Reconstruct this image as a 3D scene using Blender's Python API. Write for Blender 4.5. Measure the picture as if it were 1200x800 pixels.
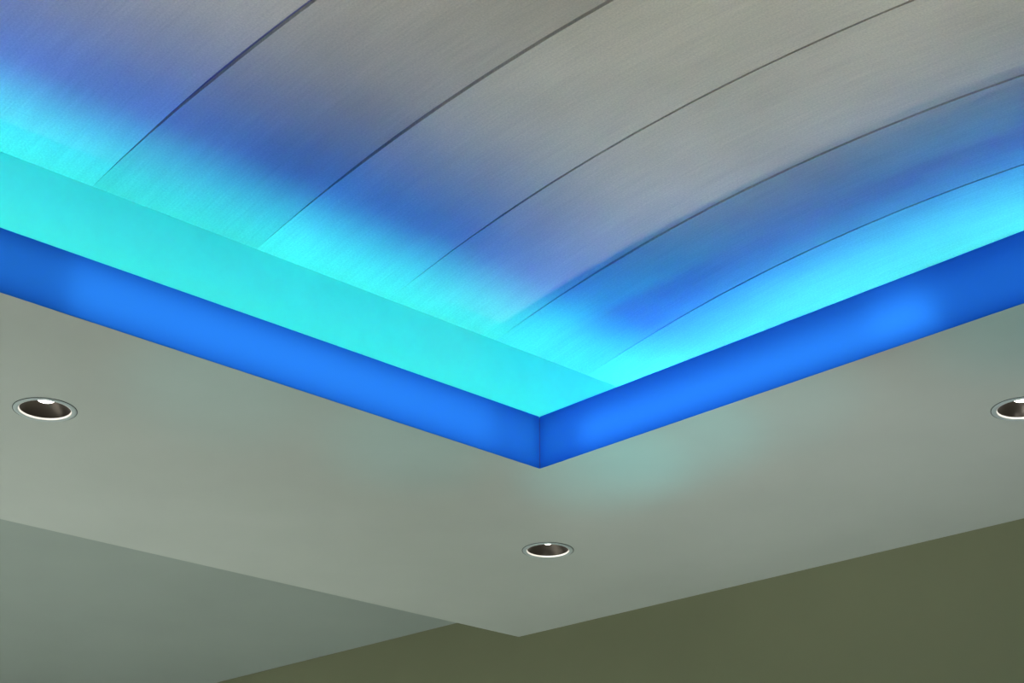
import bpy, bmesh, math, random
from mathutils import Vector, Matrix
D = math.radians
for o in list(bpy.data.objects):
    bpy.data.objects.remove(o)
C = bpy.context.scene
COL = C.collection
S = 1.6                      # metres per unit: the soffit hangs one unit above the eye
EYE = 1.4                    # eye height, so the soffit is at 3.0 m


def W(x, y, z):              # survey units (eye at the origin) -> metres, floor at z = 0
    return Vector((x * S, y * S, z * S + EYE))


# ------------------------------------------------------------------ camera
PITCH, YAW = 0.429302992, 0.804400675
cd = bpy.data.cameras.new('camera')
cd.sensor_width = 36.0
cd.lens = 2103.489 / 1200 * 36.0
cd.clip_start = 0.02
cam = bpy.data.objects.new('camera', cd)
COL.objects.link(cam)
F = Vector((math.cos(PITCH) * math.cos(YAW), math.cos(PITCH) * math.sin(YAW), math.sin(PITCH)))
R = Vector((math.sin(YAW), -math.cos(YAW), 0))
U = R.cross(F)
cam.matrix_world = Matrix(((R.x, U.x, -F.x, 0), (R.y, U.y, -F.y, 0), (R.z, U.z, -F.z, EYE), (0, 0, 0, 1)))
C.camera = cam
# ------------------------------------------------------------------ world, exposure
wd = bpy.data.worlds.new('world')
C.world = wd
wd.use_nodes = True
wd.node_tree.nodes['Background'].inputs[0].default_value = (0.5, 0.55, 0.6, 1)
wd.node_tree.nodes['Background'].inputs[1].default_value = 0.0
vs = C.view_settings
vs.view_transform = 'Standard'
vs.look = 'None'
vs.exposure = 0.0
vs.gamma = 1.0
vs.use_curve_mapping = False
C.cycles.max_bounces = 8
C.cycles.diffuse_bounces = 5

# plan of the ceiling (survey units)
XE, YE = 2.55298, 2.63159            # far corner of the soffit
XF, YF = 1.88230, 1.89165            # far corner of the recess
ZT = 1.08859                         # top of the fascia
ZC = 1.06169                         # upper ceiling beside the dropped soffit
A_SL, A_SR = -0.0617611, 0.0813457
A_F, A_FR, A_TR = -0.0245660, 0.0264545, 0.0030929
CW = 0.20                            # width of the left light trough
YS = YF + CW                         # springing of the vault
ZS, T0, C0, C1 = 1.3121375, D(12.88897), 0.357239, -0.090545
TILT = -0.0215266
XC_R = 2.50                          # back of the right light trough
XB, YB = -0.55, 0.42                 # near edges of the recess
FT = 0.045                           # depth of the fascia light box


def y_left(x): return YE + math.tan(A_SL) * (x - XE)          # soffit's free left edge
def x_wall(y): return XE - math.tan(A_SR) * (y - YE)          # right-hand wall
def y_fas(x): return YF + math.tan(A_F) * (x - XF)            # left fascia
def x_fas(y, top=False): return XF - math.tan(A_TR if top else A_FR) * (y - YF)


# ------------------------------------------------------------------ lights
def area(name, a, b, width, direction, color, power, spread=180):
    """A strip light from a to b (metres), facing direction."""
    ld = bpy.data.lights.new(name, 'AREA')
    ld.shape = 'RECTANGLE'
    ld.size = (b - a).length
    ld.size_y = width
    ld.color = color
    ld.energy = power
    ld.spread = D(spread)
    o = bpy.data.objects.new(name, ld)
    COL.objects.link(o)
    x = (b - a).normalized()
    z = -direction.normalized()
    z = (z - x * z.dot(x)).normalized()
    y = z.cross(x)
    m = Matrix((x, y, z)).transposed().to_4x4()
    m.translation = (a + b) / 2
    o.matrix_world = m
    return o


def spot(name, p, target, color, power, angle, blend, radius=0.03):
    ld = bpy.data.lights.new(name, 'SPOT')
    ld.color = color
    ld.energy = power
    ld.spot_size = D(angle)
    ld.spot_blend = blend
    ld.shadow_soft_size = radius
    o = bpy.data.objects.new(name, ld)
    COL.objects.link(o)
    o.location = p
    o.rotation_euler = (target - p).to_track_quat('-Z', 'Y').to_euler()
    return o


CYAN = (0.04, 1.0, 0.90)
BLUE = (0.015, 0.05, 1.0)
# LED strips lying in the trough behind the left fascia: a narrow cyan one against the wall, a wide blue one
lx0, lx1 = XB, XF + 0.06
yl = lambda x: y_fas(x) + FT + 0.02
area('cove_led_cyan', W(lx0, yl(lx0), 1.085), W(2.42, yl(2.42), 1.085), 0.03, Vector((0, 0.55, 0.9)), CYAN, 5.4, 90)
area('cove_led_blue', W(lx0, yl(lx0) + .02, 1.085), W(2.4, yl(2.4) + .02, 1.085), 0.03, Vector((0, -0.24, 1)), BLUE, 5.6, 108)
# and behind the right fascia
xr = 2.36
area('cove_led_cyan', W(xr, YB, 1.085), W(xr - .02, YS - .02, 1.085), 0.03, Vector((0.08, 0, 1)), (0.09, 1.0, 0.86), 3.0, 86)
area('cove_led_blue', W(xr - .03, YB, 1.085), W(xr - .05, YS - .02, 1.085), 0.03, Vector((-0.30, 0, 1)), BLUE, 3.9, 106)

WARM = (1.0, 0.985, 0.97)
DOWN = [(1.18942, 2.21814), (2.18499, 2.17694), (2.21446, 1.22600)]           # the three in the picture
DOWN_AIM = [(0, .235, 1010), (.08, .235, 910), (.1, .05, 12)]                  # gimballed towards the walls: tilt x, y, watts
# unseen fill spots added past the soffit downlights and under the higher left ceiling
FILL_OUT = [(0.19, 2.26, .99, 0, .27, 560), (1.8, 3.3, 1.05, 0, 0, 320), (0.8, 3.3, 1.05, 0, 0, 1270),
            (-0.2, 3.3, 1.05, 0, 0, 1550), (-1.2, 3.3, 1.05, 0, 0, 950), (0.8, 4.4, 1.05, 0, 0, 1110)]


def down_lamp(p, ax, ay, power):
    spot('downlight_or_fill_spot', p, p + Vector((ax, ay, -1)), WARM, power, 46, 0.7, 0.02)  # serves the seen downlights and the added unseen fill spots


for x, y, z, ax, ay, pw in FILL_OUT:
    down_lamp(W(x, y, z), ax, ay, pw)
# unseen white spots added below to brighten the soffit and vault
for a, b, an, pw in (((1.6, .0, -.3), (2.04, .98, 1), 44, 42), ((1.5, .9, -.5), (2.25, 1.6, 1), 40, 85),
                     ((.2, 1.0, -.6), (.7, 1.5, 1.35), 40, 62), ((1.3, .5, -.6), (1.64, 1.15, 1.385), 26, 36)):
    spot('up_fill_spot', W(*a), W(*b), WARM, pw, an, 1.0)
# unseen cyan spots added to make the glow along the lip of the recess
for (sx, sy, tx, ty, pw, an) in ((1.0, 0.9, 1.95, 1.82, 95, 11), (0.9, 0.6, 1.93, 1.67, 105, 11), (0.9, 0.4, 1.92, 1.48, 50, 11),
                                 (0.9, 0.1, 1.935, 1.02, 70, 12), (0.8, 0.8, 1.66, 1.935, 60, 11), (0.5, 0.8, 1.33, 1.95, 46, 12)):
    spot('glow_fill_spot', W(sx, sy, -0.3), W(tx, ty, 1.0), (0.0, 0.92, 1.0), pw, an, 1.0)


# ------------------------------------------------------------------ materials
def mat(name, color, rough=0.8, metal=0.0, spec=0.3):
    m = bpy.data.materials.new(name)
    m.use_nodes = True
    b = m.node_tree.nodes['Principled BSDF']
    b.inputs['Base Color'].default_value = (*color, 1)
    b.inputs['Roughness'].default_value = rough
    b.inputs['Metallic'].default_value = metal
    b.inputs['Specular IOR Level'].default_value = spec
    return m


def paint(name, color, rough=0.85, amount=0.06, scale=3.0, fine=180.0, bump=0.03):
    """Painted plaster: a faint mottling and a fine roller stipple."""
    m = mat(name, color, rough)
    nt = m.node_tree
    b = nt.nodes['Principled BSDF']
    tc = nt.nodes.new('ShaderNodeTexCoord')
    n1 = nt.nodes.new('ShaderNodeTexNoise')
    n1.inputs['Scale'].default_value = scale
    n1.inputs['Detail'].default_value = 3
    n2 = nt.nodes.new('ShaderNodeTexNoise')
    n2.inputs['Scale'].default_value = fine
    mr = nt.nodes.new('ShaderNodeMapRange')
    mr.inputs['To Min'].default_value = 1 - amount
    mr.inputs['To Max'].default_value = 1 + amount
    mx = nt.nodes.new('ShaderNodeMix')
    mx.data_type = 'RGBA'
    mx.blend_type = 'MULTIPLY'
    mx.inputs['Factor'].default_value = 1
    mx.inputs['A'].default_value = (*color, 1)
    bp = nt.nodes.new('ShaderNodeBump')
    bp.inputs['Strength'].default_value = bump
    bp.inputs['Distance'].default_value = 0.002
    L = nt.links.new
    L(tc.outputs['Object'], n1.inputs['Vector'])
    L(tc.outputs['Object'], n2.inputs['Vector'])
    L(n1.outputs['Fac'], mr.inputs['Value'])
    L(mr.outputs['Result'], mx.inputs['B'])
    L(mx.outputs['Result'], b.inputs['Base Color'])
    L(n2.outputs['Fac'], bp.inputs['Height'])
    L(bp.outputs['Normal'], b.inputs['Normal'])
    return m


def panel_mat(name, color):
    """Grey-washed board: fine grain running along the arc (UV v), blotches and speckle."""
    m = mat(name, color, 0.75, 0, 0.25)
    nt = m.node_tree
    b = nt.nodes['Principled BSDF']
    L = nt.links.new
    uv = nt.nodes.new('ShaderNodeUVMap')
    acc = None
    for (sx, sy, sc, det, amt) in ((170, 6, 1, 4, .06), (30, 2.0, 1, 3, .03), (3.5, 2.2, 1, 3, .10), (210, 210, 1, 2, .10)):
        mp = nt.nodes.new('ShaderNodeMapping')
        mp.inputs['Scale'].default_value = (sx, sy, 1)
        L(uv.outputs['UV'], mp.inputs['Vector'])
        n = nt.nodes.new('ShaderNodeTexNoise')
        n.inputs['Scale'].default_value = sc
        n.inputs['Detail'].default_value = det
        L(mp.outputs['Vector'], n.inputs['Vector'])
        mr = nt.nodes.new('ShaderNodeMapRange')
        mr.inputs['From Min'].default_value = 0.25
        mr.inputs['From Max'].default_value = 0.75
        mr.inputs['To Min'].default_value = 1 - amt
        mr.inputs['To Max'].default_value = 1 + amt
        L(n.outputs['Fac'], mr.inputs['Value'])
        if acc is None:
            acc = mr.outputs['Result']
        else:
            mu = nt.nodes.new('ShaderNodeMath')
            mu.operation = 'MULTIPLY'
            L(acc, mu.inputs[0])
            L(mr.outputs['Result'], mu.inputs[1])
            acc = mu.outputs['Value']
    mx = nt.nodes.new('ShaderNodeMix')
    mx.data_type = 'RGBA'
    mx.blend_type = 'MULTIPLY'
    mx.inputs['Factor'].default_value = 1
    mx.inputs['A'].default_value = (*color, 1)
    L(acc, mx.inputs['B'])
    L(mx.outputs['Result'], b.inputs['Base Color'])
    bp = nt.nodes.new('ShaderNodeBump')
    bp.inputs['Strength'].default_value = 0.05
    bp.inputs['Distance'].default_value = 0.002
    L(acc, bp.inputs['Height'])
    L(bp.outputs['Normal'], b.inputs['Normal'])
    return m


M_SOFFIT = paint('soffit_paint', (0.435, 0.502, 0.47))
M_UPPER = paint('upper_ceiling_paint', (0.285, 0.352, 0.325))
M_OLIVE = paint('olive_paint', (0.245, 0.268, 0.165), amount=0.08, scale=2.0)
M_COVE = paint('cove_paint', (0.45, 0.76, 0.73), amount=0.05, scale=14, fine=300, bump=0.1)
M_FLOOR = paint('floor_stone', (0.62, 0.62, 0.58), 0.5, 0.08, 1.5)
M_BACK = mat('vault_backing', (0.19, 0.20, 0.36))
M_BODY = mat('fascia_channel', (0.25, 0.42, 0.80), 0.6)
M_POST = mat('fascia_post', (0.05, 0.14, 0.55), 0.6)
M_RING = mat('downlight_ring', (0.42, 0.52, 0.53), 0.45, 0.0, 0.4)
M_SHADOW = mat('downlight_shadow', (0.03, 0.05, 0.05), 0.7)  # dark colour standing in for the shadow line round the flange
M_RIM = mat('downlight_rim', (0.9, 0.88, 0.84), 0.35)
M_REFL = mat('downlight_reflector', (0.05, 0.044, 0.036), 0.32, 0.75, 0.5)
M_HOUS = mat('downlight_housing', (0.1, 0.1, 0.1), 0.6)

M_ACRYL = bpy.data.materials.new('blue_acrylic')
M_ACRYL.use_nodes = True
nt = M_ACRYL.node_tree
nt.nodes.clear()
o_ = nt.nodes.new('ShaderNodeOutputMaterial')
tr = nt.nodes.new('ShaderNodeBsdfTranslucent')
tr.inputs['Color'].default_value = (0.030, 0.285, 0.90, 1)
df = nt.nodes.new('ShaderNodeBsdfDiffuse')
df.inputs['Color'].default_value = (0.02, 0.16, 0.70, 1)
ad = nt.nodes.new('ShaderNodeMixShader')
ad.inputs[0].default_value = 0.2
nt.links.new(tr.outputs[0], ad.inputs[1])
nt.links.new(df.outputs[0], ad.inputs[2])
nt.links.new(ad.outputs[0], o_.inputs['Surface'])

M_LENS = bpy.data.materials.new('downlight_lens')
M_LENS.use_nodes = True
b_ = M_LENS.node_tree.nodes['Principled BSDF']
b_.inputs['Base Color'].default_value = (0.9, 0.9, 0.88, 1)
b_.inputs['Emission Color'].default_value = (1.0, 0.95, 0.86, 1)
b_.inputs['Emission Strength'].default_value = 6.0


# ------------------------------------------------------------------ builders
def obj(name, bm, m, parent=None, smooth=False):
    me = bpy.data.meshes.new(name)
    bmesh.ops.recalc_face_normals(bm, faces=bm.faces)
    bm.to_mesh(me)
    bm.free()
    me.materials.append(m)
    if smooth:
        for p in me.polygons:
            p.use_smooth = True
        me.set_sharp_from_angle(angle=D(35))
    o = bpy.data.objects.new(name, me)
    COL.objects.link(o)
    if parent:
        o.parent = parent
    return o


def thing(name, label, cat, loc, group=None):
    o = bpy.data.objects.new(name, None)
    o.empty_display_size = 0.1
    COL.objects.link(o)
    o.location = loc
    o['label'] = label
    o['category'] = cat
    if group:
        o['group'] = group
    return o


def struct(name, bm, m):
    o = obj(name, bm, m)
    o['kind'] = 'structure'
    return o


def prism(bm, pts, z0, z1, off=Vector((0, 0, 0))):
    """Vertical prism over a plan polygon, survey units."""
    lo = [bm.verts.new(W(x, y, z0) - off) for x, y in pts]
    hi = [bm.verts.new(W(x, y, z1) - off) for x, y in pts]
    n = len(pts)
    bm.faces.new(lo[::-1])
    bm.faces.new(hi)
    for i in range(n):
        bm.faces.new((lo[i], lo[(i + 1) % n], hi[(i + 1) % n], hi[i]))
    return bm


def lathe(bm, prof, n=72, cap=False):
    """Rings (r, z) in metres about the local z axis."""
    rings = []
    for r, z in prof:
        rings.append([bm.verts.new((r * math.cos(2 * math.pi * k / n), r * math.sin(2 * math.pi * k / n), z)) for k in range(n)])
    for a, b in zip(rings, rings[1:]):
        for k in range(n):
            bm.faces.new((a[k], a[(k + 1) % n], b[(k + 1) % n], b[k]))
    if cap:
        bm.faces.new(rings[-1])
    return rings


# ------------------------------------------------------------------ the room
XMIN, YMIN, YMAX = -2.6, -2.4, 5.5
ZF = -EYE / S
xw = x_wall
# soffit: a dropped slab with the recess cut out, and a hole for each downlight
bm = bmesh.new()
near = [(XB, YB), (x_fas(YB), YB)]
far = [(XB, y_fas(XB)), (XF, YF)]
outer = [(XMIN, YMIN), (xw(YMIN), YMIN), (XE, YE), (XMIN, y_left(XMIN))]
dft = FT + .0004
inner = [(XB - .001, YB - .001), (x_fas(YB) + dft, YB), (XF + dft, YF + dft), (XB - .001, y_fas(XB) + dft)]
TS = 0.030
LIP = 0.0005                           # thin lip of the soffit running under the fascia boxes
lip = [(XB, YB), (x_fas(YB) + .0004, YB), (XF + .0004, YF + .0004), (XB, y_fas(XB) + .0004)]
lo_o = [bm.verts.new(W(x, y, 1.0)) for x, y in outer]
lo_i = [bm.verts.new(W(x, y, 1.0)) for x, y in lip]
up_i = [bm.verts.new(W(x, y, 1.0 + LIP)) for x, y in lip]
in_i = [bm.verts.new(W(x, y, 1.0 + LIP)) for x, y in inner]
hi_o = [bm.verts.new(W(x, y, 1.0 + TS)) for x, y in outer]
hi_i = [bm.verts.new(W(x, y, 1.0 + TS)) for x, y in inner]
for i in range(4):
    j = (i + 1) % 4
    bm.faces.new((lo_o[i], lo_o[j], lo_i[j], lo_i[i]))
    bm.faces.new((hi_o[i], hi_i[i], hi_i[j], hi_o[j]))
    bm.faces.new((lo_o[i], hi_o[i], hi_o[j], lo_o[j]))
    bm.faces.new((lo_i[i], lo_i[j], up_i[j], up_i[i]))
    bm.faces.new((up_i[i], up_i[j], in_i[j], in_i[i]))
    bm.faces.new((in_i[i], in_i[j], hi_i[j], hi_i[i]))
soffit = struct('ceiling', bm, M_SOFFIT)
soffit['label'] = 'grey-green dropped soffit round the glowing recess, holding the downlights'
soffit['category'] = 'ceiling'
# holes for the downlights
bm = bmesh.new()
R_HOLE = 0.0655
for x, y in DOWN:
    c = W(x, y, 1.0)
    lo = [bm.verts.new((c.x + R_HOLE * math.cos(2 * math.pi * k / 64), c.y + R_HOLE * math.sin(2 * math.pi * k / 64), c.z - .02)) for k in range(64)]
    hi = [bm.verts.new((v.co.x, v.co.y, c.z + .2)) for v in lo]
    bm.faces.new(lo[::-1])
    bm.faces.new(hi)
    for k in range(64):
        bm.faces.new((lo[k], lo[(k + 1) % 64], hi[(k + 1) % 64], hi[k]))
cutter = obj('cutter', bm, M_SOFFIT)
md = soffit.modifiers.new('holes', 'BOOLEAN')
md.operation = 'DIFFERENCE'
md.solver = 'EXACT'
md.object = cutter
dg = bpy.context.evaluated_depsgraph_get()
me2 = bpy.data.meshes.new_from_object(soffit.evaluated_get(dg))
soffit.modifiers.clear()
soffit.data = me2
bpy.data.objects.remove(cutter)

# edge upstand of the soffit up to the higher ceiling on the left
bm = bmesh.new()
prism(bm, [(XMIN, y_left(XMIN) - .03), (XE - .001, YE - .03), (XE - .001, YE), (XMIN, y_left(XMIN))], 1.0 + TS, ZC)
struct('trim_1', bm, M_SOFFIT)
bm = bmesh.new()
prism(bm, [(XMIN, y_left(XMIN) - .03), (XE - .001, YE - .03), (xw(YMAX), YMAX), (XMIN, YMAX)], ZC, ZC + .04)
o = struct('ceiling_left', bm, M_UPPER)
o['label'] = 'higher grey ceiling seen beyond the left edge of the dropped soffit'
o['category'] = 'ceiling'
bm = bmesh.new()
prism(bm, [(xw(YMIN - .1), YMIN - .1), (xw(YMAX + .1), YMAX + .1), (xw(YMAX + .1) + .1, YMAX + .1), (xw(YMIN - .1) + .1, YMIN - .1)], ZF, 1.55)
o = struct('wall_right', bm, M_OLIVE)
o['label'] = 'dark olive wall under the right edge of the soffit'
o['category'] = 'wall'
M_WALL = paint('room_wall_paint', (0.30, 0.31, 0.27))
for nm, q in (('wall_far', [(XMIN - .1, YMAX), (xw(YMAX), YMAX), (xw(YMAX), YMAX + .1), (XMIN - .1, YMAX + .1)]),
              ('wall_near', [(XMIN - .1, YMIN - .1), (xw(YMIN), YMIN - .1), (xw(YMIN), YMIN), (XMIN - .1, YMIN)]),
              ('wall_left', [(XMIN - .1, YMIN), (XMIN, YMIN), (XMIN, YMAX), (XMIN - .1, YMAX)])):
    bm = bmesh.new()
    prism(bm, q, ZF, 1.55)
    struct(nm, bm, M_WALL)
bm = bmesh.new()
prism(bm, [(XMIN - .1, YMIN - .1), (xw(YMIN) + .1, YMIN - .1), (xw(YMAX) + .1, YMAX + .1), (XMIN - .1, YMAX + .1)], ZF - .05, ZF)
struct('floor', bm, M_FLOOR)

# ------------------------------------------------------------------ the vault
def arc(smax, n):
    """Section of the vault from the left springing: list of (s, y, z, ny, nz)."""
    out = []
    y, z, s = YS, ZS, 0.0
    h = smax / (n * 8)
    for i in range(n * 8 + 1):
        th = T0 - C0 * s - C1 * s * s / 2
        if i % 8 == 0:
            out.append((s, y, z, math.sin(th), math.cos(th)))
        sm = s + h / 2
        tm = T0 - C0 * sm - C1 * sm * sm / 2
        y -= h * math.cos(tm)
        z += h * math.sin(tm)
        s += h
    return out


SMAX = 1.90
PROF = arc(SMAX, 60)
Y_END, Z_END = PROF[-1][1], PROF[-1][2]


def vault_y(y, x): return y + TILT * (x - 1.5)


def slab(xa, ka, xb, kb, z_lift=0.0, thick=0.006, nx=4, off=Vector((0, 0, 0)), gaps=(0, 0)):
    """A curved board between the joints xa and xb (ka, kb: skew of each joint)."""
    bm = bmesh.new()
    uvl = bm.loops.layers.uv.new('UVMap')
    uvs = {}
    g = []
    for lay in (0, 1):
        rows = []
        for (s, y, z, ny, nz) in PROF:
            row = []
            op = 0.05 + 0.95 * min(1.0, s / 0.30) ** 1.3        # the joints open out away from the springing
            for k in range(nx + 1):
                t = k / nx
                x = (xa + gaps[0] * op + ka * (YS - y)) * (1 - t) + (xb - gaps[1] * op + kb * (YS - y)) * t
                d = z_lift + thick * lay
                v = bm.verts.new(W(x, vault_y(y, x) + ny * d, z + nz * d) - off)
                uvs[v] = (x * S, s * S)
                row.append(v)
            rows.append(row)
        g.append(rows)
    n = len(PROF)
    for i in range(n - 1):
        for k in range(nx):
            bm.faces.new((g[0][i][k], g[0][i + 1][k], g[0][i + 1][k + 1], g[0][i][k + 1]))
            bm.faces.new((g[1][i][k], g[1][i][k + 1], g[1][i + 1][k + 1], g[1][i + 1][k]))
        for k in (0, nx):
            bm.faces.new((g[0][i][k], g[0][i + 1][k], g[1][i + 1][k], g[1][i][k]))
    for i in (0, n - 1):
        for k in range(nx):
            bm.faces.new((g[0][i][k], g[0][i][k + 1], g[1][i][k + 1], g[1][i][k]))
    for f in bm.faces:
        for l in f.loops:
            l[uvl].uv = uvs[l.vert]
    return bm


# joints: position at the springing, skew, half width of the gap
JOINT = [(0.47, 0.02, .0012), (0.835, 0.015, .0009), (1.1598, D(.492), .0038), (1.45431, D(-.464), .0031), (1.72317, D(-.7235), .0020),
         (1.96463, D(.126), .0025), (2.19144, D(.655), .0017), (2.44, D(.9), .002)]
TONE = [(.73, .665, .55), (.75, .685, .575), (.65, .585, .485), (.76, .69, .565), (.75, .675, .55), (.71, .65, .56), (.73, .71, .61)]
LAB = ['pale grey curved vault board cut off by the top left corner of the photo',
       'pale grey curved vault board left of the widest dark joint',
       'darker grey curved vault board just right of the widest dark joint',
       'broad pale grey vault board right of the darker board, in the middle of the vault',
       'grey vault board crossing the upper right, third from the right fascia',
       'blue-violet lit vault board second from the right fascia',
       'vault board lit bright cyan directly above the right blue fascia']
for i in range(7):
    (xa, ka, ga), (xb, kb, gb) = JOINT[i], JOINT[i + 1]
    o = obj('vault_panel', slab(xa, ka, xb, kb, gaps=(ga, gb)), panel_mat('board_%d' % i, TONE[i]), smooth=True)
    o['label'] = LAB[i]
    o['category'] = 'ceiling panel'
    o['group'] = 'curved boards of the vaulted ceiling'
# the vault carries on towards the viewer, and over the end of the right trough
bm = slab(XB - .25, 0, JOINT[0][0] - .0012, JOINT[0][1])
o = struct('ceiling_vault', bm, panel_mat('board_near', (.78, .78, .72)))
bm = slab(JOINT[-1][0] + .002, JOINT[-1][1], 2.60, 0)
struct('ceiling_vault_end', bm, panel_mat('board_end', (.78, .78, .72)))
bm = slab(XB - .25, 0, 2.60, 0, 0.0063, 0.02, 12)
struct('ceiling_backing', bm, M_BACK)

# upright walls of the light troughs
bm = bmesh.new()                       # left trough: from the soffit up to the springing
xa, xb = XB - .2, 2.58
ya, yb = vault_y(YS, xa), vault_y(YS, xb)
prism(bm, [(xa, ya + .0005), (xb, yb + .0005), (xb, yb + .03), (xa, ya + .03)], 1.0 + TS, ZS + .004)
prism(bm, [(xa, ya + .004), (xb, yb + .004), (xb, yb + .03), (xa, ya + .03)], ZS + .004, ZS + .06)
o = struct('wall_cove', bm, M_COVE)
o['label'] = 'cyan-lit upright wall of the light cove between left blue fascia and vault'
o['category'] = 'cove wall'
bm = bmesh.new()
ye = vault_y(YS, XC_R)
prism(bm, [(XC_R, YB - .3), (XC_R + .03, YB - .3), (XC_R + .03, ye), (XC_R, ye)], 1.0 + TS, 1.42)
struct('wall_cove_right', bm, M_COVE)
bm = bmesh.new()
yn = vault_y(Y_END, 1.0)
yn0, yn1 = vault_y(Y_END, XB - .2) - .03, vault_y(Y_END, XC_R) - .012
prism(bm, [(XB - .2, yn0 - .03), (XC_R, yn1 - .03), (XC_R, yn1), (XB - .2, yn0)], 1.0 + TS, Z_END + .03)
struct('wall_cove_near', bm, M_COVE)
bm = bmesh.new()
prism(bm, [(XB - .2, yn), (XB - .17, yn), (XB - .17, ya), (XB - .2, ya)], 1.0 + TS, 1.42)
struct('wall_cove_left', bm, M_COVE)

# ------------------------------------------------------------------ fascias: blue acrylic light boxes
def fascia(p0, p1, q0, q1, inward, label, lamps, gap=0.0012):
    """p0-p1 bottom edge, q0-q1 top edge of the face (survey units); the box lies behind, along inward."""
    mid = ((p0[0] + p1[0]) / 2, (p0[1] + p1[1]) / 2)
    base = W(mid[0], mid[1], 1.0)
    t = thing('blue_fascia', label, 'light fascia', base, 'glowing blue fascias of the recess')
    ux, uy = inward

    def P(pt, z, d):
        return W(pt[0] + ux * d, pt[1] + uy * d, z) - base
    # acrylic face with a returned top and bottom lip
    bm = bmesh.new()
    n = 24
    rows = []
    for k in range(n + 1):
        f = k / n
        b = (p0[0] + (p1[0] - p0[0]) * f, p0[1] + (p1[1] - p0[1]) * f)
        c = (q0[0] + (q1[0] - q0[0]) * f, q0[1] + (q1[1] - q0[1]) * f)
        rows.append([bm.verts.new(P(b, 1.0, .0003)), bm.verts.new(P(b, 1.0, 0)), bm.verts.new(P(c, ZT, 0)), bm.verts.new(P(c, ZT, .004))])
    for a, b in zip(rows, rows[1:]):
        for k in range(3):
            bm.faces.new((a[k], a[k + 1], b[k + 1], b[k]))
    f_ = obj('acrylic_face', bm, M_ACRYL, t)
    f_['label'] = 'glowing blue acrylic front of the fascia'
    # metal channel: back, top and bottom plates
    bm = bmesh.new()
    e = 0.0015
    sect = [(.0012, 1.0007), (FT, 1.0007), (FT, ZT - .0003), (.0012, ZT - .0003), (.0012, ZT - .0008), (FT - e, ZT - .0008), (FT - e, 1.0012), (.0012, 1.0012)]
    ends = []
    for (b, c) in ((p0, q0), (p1, q1)):
        ring = []
        for d, z in sect:
            w_ = (z - 1.0) / (ZT - 1.0)
            pt = (b[0] + (c[0] - b[0]) * w_, b[1] + (c[1] - b[1]) * w_)
            ring.append(bm.verts.new(P(pt, z, d)))
        ends.append(ring)
    m_ = len(sect)
    for k in range(m_):
        bm.faces.new((ends[0][k], ends[0][(k + 1) % m_], ends[1][(k + 1) % m_], ends[1][k]))
    bm.faces.new(ends[0])
    bm.faces.new(ends[1][::-1])
    obj('channel', bm, M_BODY, t)
    if ux == 0:                              # dark post closing the mitre at the inner corner
        bm = bmesh.new()
        prism(bm, [(XF + .0003, YF + .0003), (XF + .012, YF + .0003), (XF + .012, YF + .012), (XF + .0003, YF + .012)], 1.0014, ZT - .0006, base)
        k = obj('corner_post', bm, M_POST, t)
        k['label'] = 'dark blue corner post between the two fascias'
    # lamps inside the box, shining out through the acrylic
    L_ = Vector((p1[0] - p0[0], p1[1] - p0[1]))
    for (f0, f1, zc, h, pw) in lamps:
        a = Vector(p0) + L_ * f0
        b = Vector(p0) + L_ * f1
        d = FT - .018
        w_ = (zc - 1.0) / (ZT - 1.0)         # follow the slight lean of the box
        a = a + (Vector(q0) - Vector(p0)) * w_ * (1 - f0) + (Vector(q1) - Vector(p1)) * w_ * f0
        b = b + (Vector(q0) - Vector(p0)) * w_ * (1 - f1) + (Vector(q1) - Vector(p1)) * w_ * f1
        area('fascia_lamp', W(a.x + ux * d, a.y + uy * d, zc), W(b.x + ux * d, b.y + uy * d, zc), h * S, Vector((-ux, -uy, 0)), (0.9, 0.95, 1.0), pw, 160)
    return t


g = 0.0010
fascia((XB, y_fas(XB)), (XF - g, YF), (XB, y_fas(XB)), (XF - g, YF), (0, 1),
       'long glowing blue fascia on the left, below the broad cyan cove wall',
       [(0.0, 1.0, 1.044, .078, 1.0), (0.655, 0.96, 1.042, .078, .21)])
fascia((XF, YF - g), (x_fas(YB), YB), (x_fas(YF - g, True), YF - g), (x_fas(YB, True), YB), (1, 0),
       'glowing blue fascia on the right, running from the inner corner to the right edge',
       [(0.0, 1.0, 1.044, .074, .46), (0.06, 0.50, 1.034, .045, .155), (.43, .485, 1.05, .05, .012)])

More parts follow.
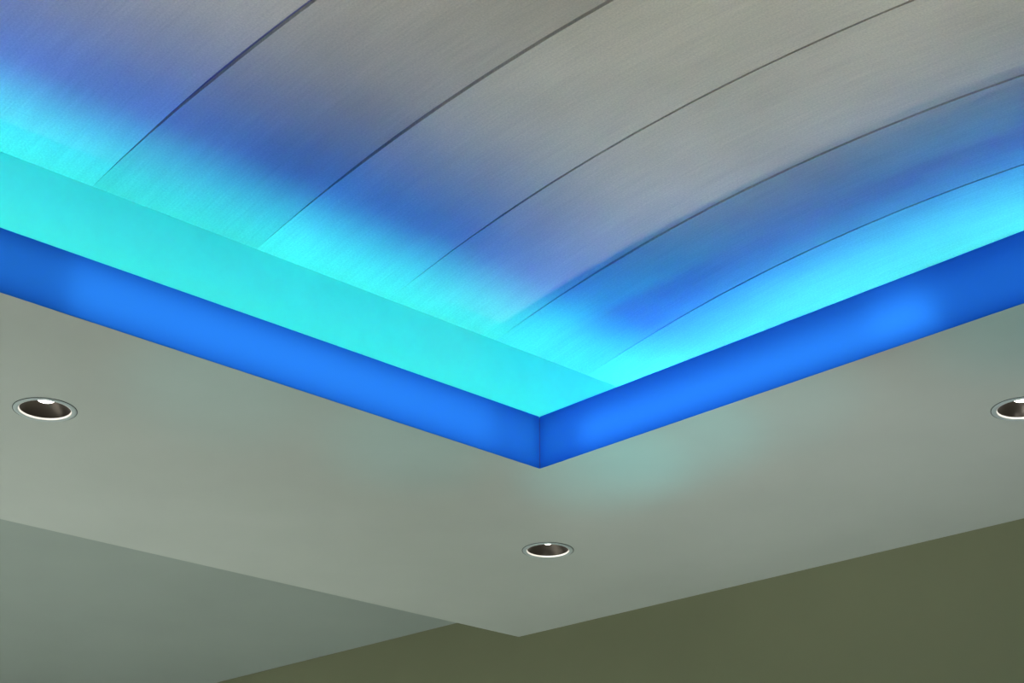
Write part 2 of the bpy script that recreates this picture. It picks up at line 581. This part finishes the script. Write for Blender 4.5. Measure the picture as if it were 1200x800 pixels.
# ------------------------------------------------------------------ downlights
def downlight():
    t = thing('downlight', '', 'downlight', (0, 0, 0), 'downlights in the soffit')
    bm = bmesh.new()                                    # flange standing 3 mm below the soffit
    lathe(bm, [(.0615, .0010), (.0615, -.0022), (.0640, -.0030), (.0710, -.0026), (.0728, -.0012), (.0728, -.0002), (.064, -.0001)])
    obj('trim_ring', bm, M_RING, t, True)
    bm = bmesh.new()
    lathe(bm, [(.0729, -.0002), (.0745, -.0002), (.0745, -.0010), (.0729, -.0012)])
    k = obj('shadow_ring', bm, M_SHADOW, t, True)
    k['label'] = 'thin dark band painted in for the shadow line round the ring'
    bm = bmesh.new()                                    # bright inner lip
    lathe(bm, [(.0615, -.0022), (.0602, -.0018), (.0594, .0002), (.0590, .0018), (.0596, .0024)])
    k = obj('rim', bm, M_RIM, t, True)
    k['label'] = 'bright white inner rim'
    bm = bmesh.new()
    lathe(bm, [(.0592, .0022), (.0570, .006), (.0495, .0150), (.0400, .0240), (.0330, .0300), (.0200, .0302)])
    k = obj('reflector', bm, M_REFL, t, True)
    k['label'] = 'dark bronze polished reflector cone'
    bm = bmesh.new()
    lathe(bm, [(.0225, .0300), (.0222, .0262), (.0200, .0238), (.0150, .0214), (.0080, .0202), (.0010, .0199)], cap=True)
    k = obj('lens', bm, M_LENS, t, True)
    k['label'] = 'glowing white lens'
    bm = bmesh.new()
    lathe(bm, [(.0640, -.0002), (.0640, .044), (.045, .0475), (.002, .0475)], 48, True)
    obj('housing', bm, M_HOUS, t)
    return t


LABD = ['recessed downlight at the left, under the long left fascia',
        'small recessed downlight at the bottom centre, nearest the soffit corner',
        'recessed downlight cut off by the right edge of the photo']
proto = downlight()
for i, (x, y) in enumerate(DOWN):
    if i == 0:
        t = proto
    else:
        t = proto.copy()
        COL.objects.link(t)
        for ch in list(proto.children):
            c = ch.copy()
            COL.objects.link(c)
            c.parent = t
    t.location = W(x, y, 1.0)
    t['label'] = LABD[i]
    down_lamp(W(x, y, 1.0) + Vector((0, 0, .016)), *DOWN_AIM[i])
    pl = bpy.data.lights.new('downlight_bulb', 'POINT')        # spill of the lamp onto its own rim and reflector
    pl.energy = 0.13
    pl.color = (1.0, .96, .9)
    pl.shadow_soft_size = 0.004
    po = bpy.data.objects.new('downlight_bulb', pl)
    COL.objects.link(po)
    po.location = W(x, y, 1.0) + Vector((0, 0, .013))
